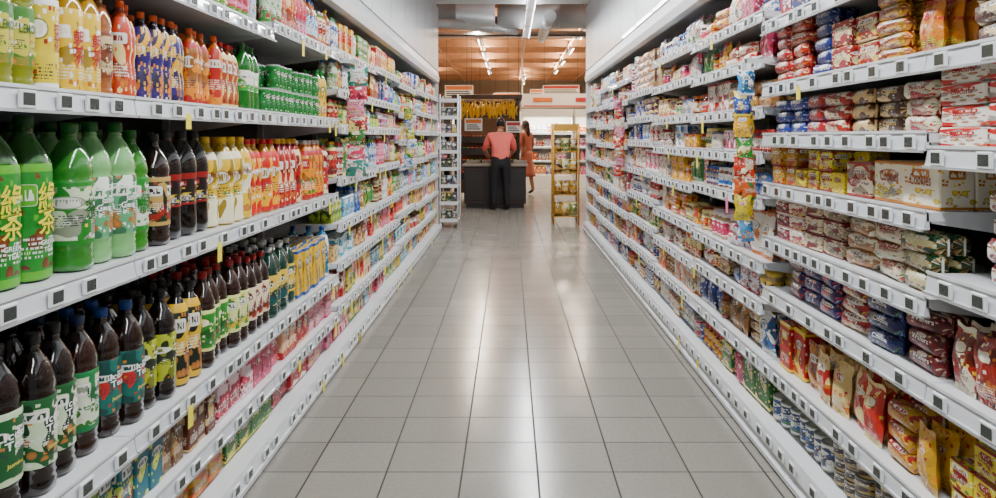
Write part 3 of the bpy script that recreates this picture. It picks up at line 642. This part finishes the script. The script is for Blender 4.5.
tube(mb, (-4, 14.0, 3.45), (4, 14.0, 3.45), .06, 1, 12, 4); tube(mb, (-4, 14.6, 3.5), (4, 14.6, 3.5), .04, 1, 12, 4)
for x in (-1.1, -.6, .5, 1.2): tube(mb, (x, 12.75, 3.5), (x, 12.75, 4.5), .012, 1, 6)
mb.finish('ventilation_ducts')
boxes_obj('cable_tray', [(-4, 4, 17.6, 17.9, 3.62, 3.66, 0), (-4, 4, 17.6, 17.62, 3.62, 3.74, 0), (-4, 4, 17.88, 17.9, 3.62, 3.74, 0)], [M_metal])

# ------------------------------------------------------------------ lights
M_house = simple('light_housing_white', '#e8e8e8', .4)
def light_fixture(x, y, z, L_, power, col=(.97, .985, 1), w=.1, up=0):
    e = empty('ceiling_light', (x, y, z))
    b_ = [(x-w/2-.01, x+w/2+.01, y-L_/2, y+L_/2, z+.012, z+.06, 0), (x-w/2-.012, x-w/2, y-L_/2, y+L_/2, z-.01, z+.05, 0), (x+w/2, x+w/2+.012, y-L_/2, y+L_/2, z-.01, z+.05, 0)]
    for yy in (y-L_*.35, y+L_*.35): b_.append((x-.006, x+.006, yy-.006, yy+.006, z+.06, (3.2 if y < 10.5 else 4.02), 0))
    h = boxes_obj('housing', b_, [M_house]); adopt(e, h)
    for nm, pw, rz, dz in (('tube_light', power, 0, .008), ('added_uplight', up, math.pi, .07)):  # second, upward area light is added only to brighten ceiling, beams and ducts
        if not pw: continue
        ld = bpy.data.lights.new(nm, 'AREA'); ld.shape = 'RECTANGLE'; ld.size = w; ld.size_y = L_-.06; ld.energy = pw; ld.color = col
        lo = bpy.data.objects.new(nm, ld); sc.collection.objects.link(lo); lo.parent = e; lo.location = (0, 0, dz); lo.rotation_euler = (rz, 0, 0)
y = -1.6
while y < 13.2:
    light_fixture(.27, y, 3.02, 1.36, 44, up=(5 if y < 11 else 14)); y += 1.42
for x, ys in ((-.75, (17, 20, 23, 26, 29)), (1.7, (18.5, 22, 25.5, 29)), (-3.2, (16, 21, 26, 31)), (4.2, (16, 21, 26, 31)), (.6, (32, 35))):
    for yy in ys: light_fixture(x, yy, 3.75, 1.6, 105, (1, .86, .68), .09, up=55)

# ------------------------------------------------------------------ far zone
M_dark = simple('dark_wood_counter', '#33201a', .6, noise=.3, nscale=5)
M_top = simple('counter_top_steel', '#8a8072', .35, metal=.2)
M_blk = simple('black_frame', '#1e1815', .5)
M_brown = simple('brown_wood', '#5a3820', .5, noise=.3, nscale=8)
M_board = simple('sign_board_white', '#ece6da', .5)
M_red = simple('sign_red', '#b8281c', .5)
M_or = simple('sign_orange', '#e0751c', .5)
M_banana = simple('banana_yellow', '#f0b810', .45, noise=.15, nscale=30)
M_green = simple('leafy_green', '#3a8a24', .5, noise=.3, nscale=20)
M_orange = simple('orange_fruit', '#e86a0c', .45, noise=.1)
M_apple = simple('red_apple', '#b8160e', .35, noise=.2)
boxes_obj('serving_counter', [(-.86, .3, 14.5, 15.2, .08, .78, 0), (-.82, .26, 14.53, 15.17, 0, .08, 2), (-.9, .34, 14.46, 15.24, .78, .82, 1), (-.84, -.49, 14.485, 14.5, .14, .72, 2), (-.46, -.11, 14.485, 14.5, .14, .72, 2), (-.08, .27, 14.485, 14.5, .14, .72, 2)], [M_dark, M_top, M_blk])
# trays and produce on the counter
bxs = []
for k in range(4): 
    x = -.84+k*.3
    bxs += [(x, x+.26, 14.85, 15.15, .82, .835, 0), (x, x+.26, 14.85, 14.86, .835, .88, 0), (x, x+.26, 15.14, 15.15, .835, .88, 0), (x, x+.01, 14.86, 15.14, .835, .88, 0), (x+.25, x+.26, 14.86, 15.14, .835, .88, 0)]
boxes_obj('serving_trays', bxs, [M_top])
def sphere_t(r, seg=10):
    p = [(max(.02, math.sin(math.pi*i/7))*r, r-math.cos(math.pi*i/7)*r*(.93 if i not in (0, 7) else .85), 3, 0) for i in range(8)]
    return revolve(p, seg)
def banana_t():
    V = []; faces = []; n = 9; sg = 6
    for i in range(n):
        a = -.9+1.8*i/(n-1); rr = .016*math.sin(math.pi*(i+.5)/n)**.5
        c = Vector((0, .09*math.cos(a)-.09, .09*math.sin(a)))
        rad = Vector((0, math.cos(a), math.sin(a)))
        for k in range(sg):
            q = 2*math.pi*k/sg; V.append(tuple(c+rad*math.cos(q)*rr+Vector((1, 0, 0))*math.sin(q)*rr))
    for i in range(n-1):
        for k in range(sg): faces.append((i*sg+k, i*sg+(k+1) % sg, (i+1)*sg+(k+1) % sg, (i+1)*sg+k))
    return mk_tpl(V, faces, [0]*len(faces), [0]*len(faces), [[(0, 0)]*4]*len(faces), [True]*len(faces))
fx0, fx1, fy = -1.15, .2, 16.0
bs = [(fx0, fx0+.06, fy, fy+.06, 0, 2.2, 0), (fx1-.06, fx1, fy, fy+.06, 0, 2.2, 0), (fx0, fx0+.06, fy+1, fy+1.06, 0, 2.2, 0), (fx1-.06, fx1, fy+1, fy+1.06, 0, 2.2, 0), (fx0-.05, fx1+.05, fy-.1, fy+1.15, 2.12, 2.2, 1), (fx0, fx1, fy+.03, fy+.06, 1.74, 1.79, 0), (fx0, fx1, fy+1.0, fy+1.04, .1, 2.1, 1)]
for k in range(4): bs.append((fx0+.02, fx1-.02, fy+.05+k*.22, fy+.3+k*.22, .45+k*.25, .52+k*.25, 1)); bs.append((fx0+.02, fx1-.02, fy+.04+k*.22, fy+.06+k*.22, .45+k*.25, .6+k*.25, 0))
boxes_obj('fruit_stand', bs, [M_blk, M_brown])
e = empty('stand_lamp', (fx0/2+fx1/2, fy+.1, 2.11))
h_ = boxes_obj('housing', [(fx0+.1, fx1-.1, fy+.05, fy+.15, 2.09, 2.118, 0)], [M_house]); adopt(e, h_)
ld = bpy.data.lights.new('lamp', 'AREA'); ld.shape = 'RECTANGLE'; ld.size = 1.1; ld.size_y = .06; ld.energy = 9; ld.color = (1, .85, .6)
lo = bpy.data.objects.new('lamp', ld); sc.collection.objects.link(lo); lo.parent = e; lo.location = (0, 0, -.03)
mb = MB([M_banana]); bt = banana_t()
for x in np.arange(fx0+.1, fx1-.05, .1):
    for kk in range(8): mb.add(bt, (x+R.uniform(-.03, .03)+(kk-3)*.012, fy-.06+R.uniform(-.03, .02), 1.88+R.uniform(-.1, .12)), R.uniform(-.9, .9)+math.pi, scale=1.3, mi=0)
mb.finish('banana_bunches')
mb = MB([M_apple, M_orange, M_green]); st = sphere_t(.045)
for k in range(4):
    for x in np.arange(fx0+.08, fx1-.06, .09):
        for dy in (.1, .19):
            mb.add(st, (x+R.uniform(-.01, .01), fy+dy+k*.22, .52+k*.25+R.uniform(0, .01)), mi=(int((x-fx0)/.3)+k) % 3)
mb.finish('fruit_pile')
def sign(x0, x1, y, z0, z1, name, stripe):
    bb = [(x0, x1, y, y+.015, z0, z1, 0), (x0+.02, x1-.02, y-.003, y, z0+(z1-z0)*.62, z1-.02, stripe)]
    for k in range(3): bb.append((x0+.04, x1-.04-.03*k, y-.003, y, z0+(z1-z0)*(.12+.16*k), z0+(z1-z0)*(.2+.16*k), 3))
    for xx in (x0+.04, x1-.05): bb.append((xx, xx+.006, y+.004, y+.01, z1, 4.02, 3))
    boxes_obj(name, bb, [M_board, M_red, M_or, M_blk], bev=.001)
sign(-.08, .22, 15.3, 1.42, 1.64, 'hanging_sign', 1)
sign(-.9, -.55, 15.4, 1.45, 1.7, 'hanging_sign', 2)
sign(-1.6, -.9, 19, 2.3, 2.6, 'hanging_sign', 2); sign(.9, 1.9, 21.2, 2.5, 2.75, 'hanging_sign', 1); sign(-.5, .3, 24, 2.45, 2.7, 'hanging_sign', 2); sign(.7, 1.2, 27, 2.7, 3.0, 'hanging_sign', 2)

def display_case(x0, x1, y, z1, frame, pool, name='refrigerated_display_case', lamp=0):
    bb = [(x0, x1, y+.6, y+.65, 0, z1, 0), (x0-.04, x0, y, y+.65, 0, z1, 0), (x1, x1+.04, y, y+.65, 0, z1, 0), (x0-.04, x1+.04, y-.02, y+.65, z1, z1+.2, 0), (x0, x1, y, y+.6, 0, .35, 0)]
    zs = list(np.arange(.72, z1-.15, .36))
    for z in zs: bb.append((x0, x1, y+.12, y+.6, z-.03, z, 1)); bb.append((x0, x1, y+.1, y+.12, z-.045, z+.01, 1))
    o1 = boxes_obj(name, bb, [frame, M_white])
    if lamp:
        ld = bpy.data.lights.new('case_lamp', 'AREA'); ld.shape = 'RECTANGLE'; ld.size = x1-x0-.1; ld.size_y = .06; ld.energy = lamp; ld.color = (1, .96, .9)
        lo = bpy.data.objects.new('case_lamp', ld); sc.collection.objects.link(lo); lo.parent = o1; lo.location = (0, -.27, z1-.01-0); lo.rotation_euler = (math.radians(18), 0, 0)
    mb = MB(PM)
    for z in [.35]+zs:
        x = x0+.06
        while x < x1-.1:
            p = R.choice(POOLS[pool]); w = R.uniform(.07, .13); t = tpl(R.choice(['box', 'sleeve', 'brik']), w, .08, R.choice([.18, .22, .26]), 8)
            rnd = R.random()
            for _ in range(3):
                if x+w/2 > x1-.05: break
                mb.add(t, (x, y+.24, z+.001), 0, [p[0], p[0], p[0]], p[1], rnd); x += w
    mb.finish('packaged_goods', o1)
M_frs = simple('case_frame_cream', '#e2ddd0', .4); M_frd = simple('case_frame_dark', '#3a302a', .5)
display_case(.35, 1.6, 20, 1.85, M_frs, 'mix', lamp=60); display_case(1.7, 4.4, 20, 1.85, M_frs, 'drink', lamp=80)
display_case(-4.4, -1.5, 19, 1.7, M_frd, 'mix', 'produce_display_case', 40); display_case(-1.3, .2, 27, 1.9, M_frd, 'carton', 'produce_display_case', 40); display_case(.4, 3.2, 28, 2.0, M_frs, 'mix', 'refrigerated_display_case', 70)
display_case(-5, 5, 36, 2.3, M_frs, 'drink', lamp=150)
boxes_obj('store_header_sign', [(.3, 4.5, 20.1, 20.2, 2.1, 2.45, 0), (.35, 4.4, 20.07, 20.1, 2.12, 2.15, 1), (.6, 1.1, 20.07, 20.1, 2.25, 2.35, 2), (1.7, 2.3, 20.07, 20.1, 2.25, 2.35, 1), (.3, .34, 20.12, 20.16, 2.45, 4.02, 0), (4.4, 4.44, 20.12, 20.16, 2.45, 4.02, 0)], [M_board, M_red, M_or])

# yellow wire rack at right aisle end
M_ywire = simple('yellow_rack_frame', '#b8862a', .4, metal=.2)
mb = MB([M_ywire]); rx0, rx1, ry0, ry1 = .66, 1.04, 11.75, 12.15
for x in (rx0, rx1):
    for y in (ry0, ry1): tube(mb, (x, y, 0), (x, y, 1.52), .014, 0, 8)
for z in (.12, .45, .78, 1.1, 1.4):
    for y in np.linspace(ry0, ry1, 7): tube(mb, (rx0, y, z), (rx1, y, z), .005, 0, 5)
    for x in (rx0, rx1): tube(mb, (x, ry0, z), (x, ry1, z), .006, 0, 5); tube(mb, (x, ry0, z+.07), (x, ry1, z+.07), .006, 0, 5)
    tube(mb, (rx0, ry0, z+.07), (rx1, ry0, z+.07), .006, 0, 5)
for z in np.arange(.2, 1.5, .09): tube(mb, (rx0, ry0, z), (rx0, ry1, z), .004, 0, 5)
raw_box(mb, rx0-.01, rx1+.01, ry0-.01, ry0+.005, 1.42, 1.53, 0)
mb.finish('wire_display_rack')
mb = MB(PM)
for z in (.12, .45, .78, 1.1):
    for k in range(3):
        c = R.choice([('#a8842a', '#e8d080'), ('#5a4828', '#d8b040'), ('#c8a038', '#5a2a14'), ('#7a8a40', '#e8e0a0')]); mb.add(bag(.12, .08, .2, 6, 6, k), (rx0+.07+k*.12, ry0+.12, z+.006), 0, [c[0]], c[1]); mb.add(bag(.12, .08, .2, 6, 6, k), (rx0+.07+k*.12, ry0+.28, z+.006), 0, [c[0]], c[1])
mb.finish('snack_bags')
# white rack at left aisle end
mb = MB([M_white, M_blk]); qx0, qx1, qy0, qy1 = -1.02, -.76, 11.3, 11.8
for x in (qx0, qx1):
    for y in (qy0, qy1): tube(mb, (x, y, 0), (x, y, 1.95), .012, 0, 8)
for z in (.1, .35, .6, .85, 1.1, 1.35, 1.6, 1.85):
    raw_box(mb, qx0, qx1, qy0, qy1, z, z+.012, 0); raw_box(mb, qx0, qx1+.005, qy0-.012, qy0, z-.01, z+.04, 0)
mb.finish('white_display_rack')
mb = MB(PM)
for z in (.1, .35, .6, .85, 1.1, 1.35, 1.6):
    for k in range(3):
        c = R.choice([('#30405a', '#d0d8e0'), ('#2a4a40', '#d8d8c0'), ('#5a5a60', '#e8e8e8'), ('#283028', '#c8c060')]); mb.add(tpl('box', .075, .1, .16), (qx0+.05+k*.08, qy0+.08, z+.013), 0, [c[0]], c[1])
mb.finish('boxed_goods')

# ------------------------------------------------------------------ people
M_skin = simple('skin', '#b07a58', .5); M_hair = simple('black_hair', '#15100e', .45, noise=.3, nscale=60); M_hair2 = simple('brown_hair', '#2a1a14', .45, noise=.3, nscale=60)
M_shirt = simple('salmon_shirt', '#e8685c', .8, noise=.12, nscale=14, bump=.6); M_pants = simple('black_trousers', '#161418', .8, bump=.5, nscale=14); M_shoe = simple('shoe_dark', '#241c1a', .5)
M_dress = simple('terracotta_dress', '#a8583e', .8, noise=.15, nscale=14, bump=.6); M_eye = simple('eye_dark', '#120c0a', .2); M_lip = simple('lips', '#8a4038', .5)
def person(name, loc, rot, J, E, lab, mats, hair, headpos, headrot, hand, long_hair=False, skirt=None):
    e = empty(name, loc); e.rotation_euler = (0, 0, rot)
    names = list(J); idx = {n: i for i, n in enumerate(names)}
    me = bpy.data.meshes.new('b'); me.from_pydata([J[n][:3] for n in names], [(idx[a], idx[b]) for a, b in E], [])
    o = bpy.data.objects.new('body_tmp', me); sc.collection.objects.link(o)
    md = o.modifiers.new('s', 'SKIN'); sv = me.skin_vertices[0].data
    for n in names:
        r = J[n][3]; sv[idx[n]].radius = r if isinstance(r, tuple) else (r, r)
    sv[idx['pelvis']].use_root = True
    md.use_smooth_shade = True
    s2 = o.modifiers.new('sub', 'SUBSURF'); s2.levels = 2; s2.render_levels = 2
    dg = bpy.context.evaluated_depsgraph_get(); ev = o.evaluated_get(dg); nm = bpy.data.meshes.new_from_object(ev)
    bpy.data.objects.remove(o)
    body = bpy.data.objects.new('body', nm); sc.collection.objects.link(body); body.parent = e
    nm.materials.clear()
    for m_ in mats: nm.materials.append(m_)
    segs = [(Vector(J[a][:3]), Vector(J[b_][:3]), lab(a, b_)) for a, b_ in E]
    for p in nm.polygons:
        best = 1e9; c = p.center
        for a, b_, l_ in segs:
            d = b_-a; t = max(0, min(1, (c-a).dot(d)/max(1e-9, d.dot(d)))); dd = (c-(a+d*t)).length
            if dd < best: best = dd; bl = l_
        p.material_index = bl; p.use_smooth = True
    bm = bmesh.new(); bmesh.ops.create_uvsphere(bm, u_segments=28, v_segments=20, radius=1)
    for v in bm.verts:
        x, y, z = v.co
        w = .076*(1-.18*max(0, -z)**1.5); dpt = .094
        yy = y*dpt
        if z < -.1 and y > 0: yy += .006*(-z)
        if y > .8 and abs(x) < .3: yy += .018*math.exp(-((z+.12)/.16)**2)*math.exp(-(x/.13)**2)
        if y > .6: yy -= .008*math.exp(-((z-.08)/.12)**2)*(math.exp(-((abs(x)-.38)/.15)**2))
        v.co = (x*w, yy, z*.115)
    hm = bpy.data.meshes.new('head'); bm.to_mesh(hm); bm.free(); hm.materials.append(M_skin)
    for p in hm.polygons: p.use_smooth = True
    hd = bpy.data.objects.new('head', hm); sc.collection.objects.link(hd); hd.parent = e; hd.location = headpos; hd.rotation_euler = headrot
    def blob(nm_, c, s, mat, cut=None):
        bm = bmesh.new(); bmesh.ops.create_uvsphere(bm, u_segments=20, v_segments=14, radius=1)
        for v in bm.verts: v.co = Vector((v.co.x*s[0], v.co.y*s[1], v.co.z*s[2]))
        if cut: bmesh.ops.delete(bm, geom=[v for v in bm.verts if cut(v.co)], context='VERTS')
        m2 = bpy.data.meshes.new(nm_); bm.to_mesh(m2); bm.free(); m2.materials.append(mat)
        for p in m2.polygons: p.use_smooth = True
        o2 = bpy.data.objects.new(nm_, m2); sc.collection.objects.link(o2); o2.parent = hd; o2.location = c; return o2
    blob('eye_l', (-.03, .078, .008), (.012, .008, .007), M_eye); blob('eye_r', (.03, .078, .008), (.012, .008, .007), M_eye)
    blob('mouth', (0, .09, -.055), (.022, .008, .007), M_lip)
    blob('ear_l', (-.077, -.003, -.005), (.01, .018, .03), M_skin); blob('ear_r', (.077, -.003, -.005), (.01, .018, .03), M_skin)
    h1 = blob('hair', (0, -.014, .02), (.089, .1, .118), hair, lambda c: c.y > .045 and c.z < .05 or c.z < -.085)
    so = h1.modifiers.new('t', 'SOLIDIFY'); so.thickness = .008
    if long_hair: blob('hair_back', (0, -.07, -.11), (.078, .04, .15), hair)
    else: blob('hair_bun', (0, -.115, .02), (.036, .03, .034), hair)
    for hn, (w, d, side) in hand.items():
        w = Vector(w); d = Vector(d).normalized(); up = Vector((0, 0, 1)); lt = d.cross(up).normalized()*side; dn = lt.cross(d).normalized()
        if dn.z > 0: dn = -dn
        vs = [tuple(w), tuple(w+d*.05), tuple(w+d*.08)]; es = [(0, 1), (1, 2)]; rs = [(.022, .016), (.036, .014), (.036, .012)]
        for k, (off, ln) in enumerate(((-.03, .06), (-.01, .075), (.01, .07), (.03, .055))):
            b0 = len(vs); p = w+d*.075+lt*off
            vs += [tuple(p), tuple(p+d*ln*.5+dn*.005), tuple(p+d*ln*.8+dn*.022), tuple(p+d*ln*.95+dn*.04)]
            es += [(1, b0), (b0, b0+1), (b0+1, b0+2), (b0+2, b0+3)]; rs += [(.009, .009)]*2+[(.008, .008), (.007, .007)]
        b0 = len(vs); p = w+d*.025-lt*.03
        vs += [tuple(p), tuple(p+d*.025-lt*.022), tuple(p+d*.055-lt*.028)]; es += [(1, b0), (b0, b0+1), (b0+1, b0+2)]; rs += [(.012, .012), (.01, .01), (.008, .008)]
        m3 = bpy.data.meshes.new('hand'); m3.from_pydata(vs, es, []); m3.materials.append(M_skin)
        ho = bpy.data.objects.new(hn, m3); sc.collection.objects.link(ho); ho.parent = e
        ho.modifiers.new('s', 'SKIN').use_smooth_shade = True
        for i2, r in enumerate(rs): m3.skin_vertices[0].data[i2].radius = r
        m3.skin_vertices[0].data[0].use_root = True
        ho.modifiers.new('u', 'SUBSURF').levels = 1
    if skirt:
        z0, z1, r0, r1 = skirt; prof = [(r0+(r1-r0)*t_**.8, z0+(z1-z0)*t_, 0, 0) for t_ in np.linspace(0, 1, 8)]
        t = revolve(prof, 28)
        a = np.arctan2(t.V[:, 1], t.V[:, 0]); f = 1+.06*np.sin(a*7)*(z1-t.V[:, 2])/(z1-z0); t.V[:, 0] *= f; t.V[:, 1] *= f*.8
        mbs = MB([mats[0]]); mbs.add(t, (0, 0, 0), mi=0); so = mbs.finish('skirt'); so.parent = e
    return e
def lab1(a, b):
    s = a+' '+b
    if 'toe' in s: return 3
    if 'knee' in s or 'ankle' in s or 'hip' in s: return 2
    if 'wrist' in s or 'head' in s: return 1
    if 'neckt' in s: return 1
    return 0
E = [('pelvis', 'waist'), ('waist', 'chest'), ('chest', 'neckb'), ('neckb', 'neckt'), ('neckt', 'head')]
for q in 'lr':
    E += [('pelvis', 'hip'+q), ('hip'+q, 'knee'+q), ('knee'+q, 'ankle'+q), ('ankle'+q, 'toe'+q), ('chest', 'sh'+q), ('sh'+q, 'mid'+q), ('mid'+q, 'elb'+q), ('elb'+q, 'wrist'+q)]
J = dict(pelvis=(0, -.06, .92, (.18, .14)), waist=(0, -.02, 1.06, (.17, .14)), chest=(0, .07, 1.26, (.18, .13)), neckb=(0, .13, 1.39, .07), neckt=(.01, .17, 1.45, .048), head=(.02, .2, 1.5, .05),
         hipl=(-.095, -.06, .84, .11), hipr=(.095, -.06, .84, .11), kneel=(-.11, .0, .47, .075), kneer=(.11, -.03, .47, .075), anklel=(-.12, -.03, .09, .055), ankler=(.12, -.06, .09, .055), toel=(-.13, .12, .035, .035), toer=(.14, .09, .035, .035),
         shl=(-.19, .1, 1.34, .078), shr=(.19, .1, 1.34, .078), midl=(-.24, .13, 1.2, .072), midr=(.24, .13, 1.2, .072), elbl=(-.28, .19, 1.1, .045), elbr=(.28, .18, 1.1, .045), wristl=(-.2, .42, 1.0, .028), wristr=(.2, .4, .98, .028))
person('woman_shopper', (-.17, 14.12, 0), .12, J, E, lab1, [M_shirt, M_skin, M_pants, M_shoe], M_hair, (.02, .22, 1.55), (-.35, 0, 0), {'hand_l': ((-.2, .42, 1.0), (.25, 1, -.3), 1), 'hand_r': ((.2, .4, .98), (-.2, 1, -.3), -1)})
def lab2(a, b):
    s = a+' '+b
    if 'toe' in s: return 3
    if 'ankle' in s or 'knee' in s: return 1
    if 'wrist' in s or 'neckt' in s: return 1
    return 0
J2 = dict(pelvis=(0, 0, .94, (.15, .12)), waist=(0, 0, 1.1, (.12, .1)), chest=(0, .01, 1.3, (.15, .11)), neckb=(0, .01, 1.43, .06), neckt=(0, .02, 1.49, .045), head=(0, .03, 1.54, .05),
          hipl=(-.09, 0, .87, .095), hipr=(.09, 0, .87, .095), kneel=(-.1, .06, .49, .06), kneer=(.1, -.04, .49, .06), anklel=(-.1, .1, .09, .04), ankler=(.1, -.12, .1, .04), toel=(-.11, .24, .035, .034), toer=(.11, .02, .035, .034),
          shl=(-.17, .01, 1.39, .065), shr=(.17, .01, 1.39, .065), midl=(-.21, .0, 1.25, .05), midr=(.21, .0, 1.25, .05), elbl=(-.23, .0, 1.12, .042), elbr=(.23, .0, 1.12, .042), wristl=(-.2, .1, .88, .028), wristr=(.22, .12, .9, .028))
person('woman_in_dress', (.38, 17.9, 0), .9, J2, E, lab2, [M_dress, M_skin, M_dress, M_shoe], M_hair2, (0, .035, 1.585), (-.1, 0, 0), {'hand_l': ((-.2, .1, .88), (0, .4, -1), 1), 'hand_r': ((.22, .12, .9), (0, .5, -1), -1)}, True, (.42, 1.0, .24, .14))

# ------------------------------------------------------------------ world + camera
w = bpy.data.worlds.new('world'); sc.world = w; w.use_nodes = True
w.node_tree.nodes['Background'].inputs[0].default_value = (.9, .94, 1, 1); w.node_tree.nodes['Background'].inputs[1].default_value = .25
cd = bpy.data.cameras.new('camera'); cam = bpy.data.objects.new('camera', cd); sc.collection.objects.link(cam)
cam.location = (0, 0, H); cam.rotation_euler = (math.pi/2, 0, 0)
cd.sensor_width = 36; cd.lens = F/996*36; cd.shift_x = -(CX-498)/996; cd.shift_y = -(249-CY)/996; cd.clip_start = .05
sc.camera = cam
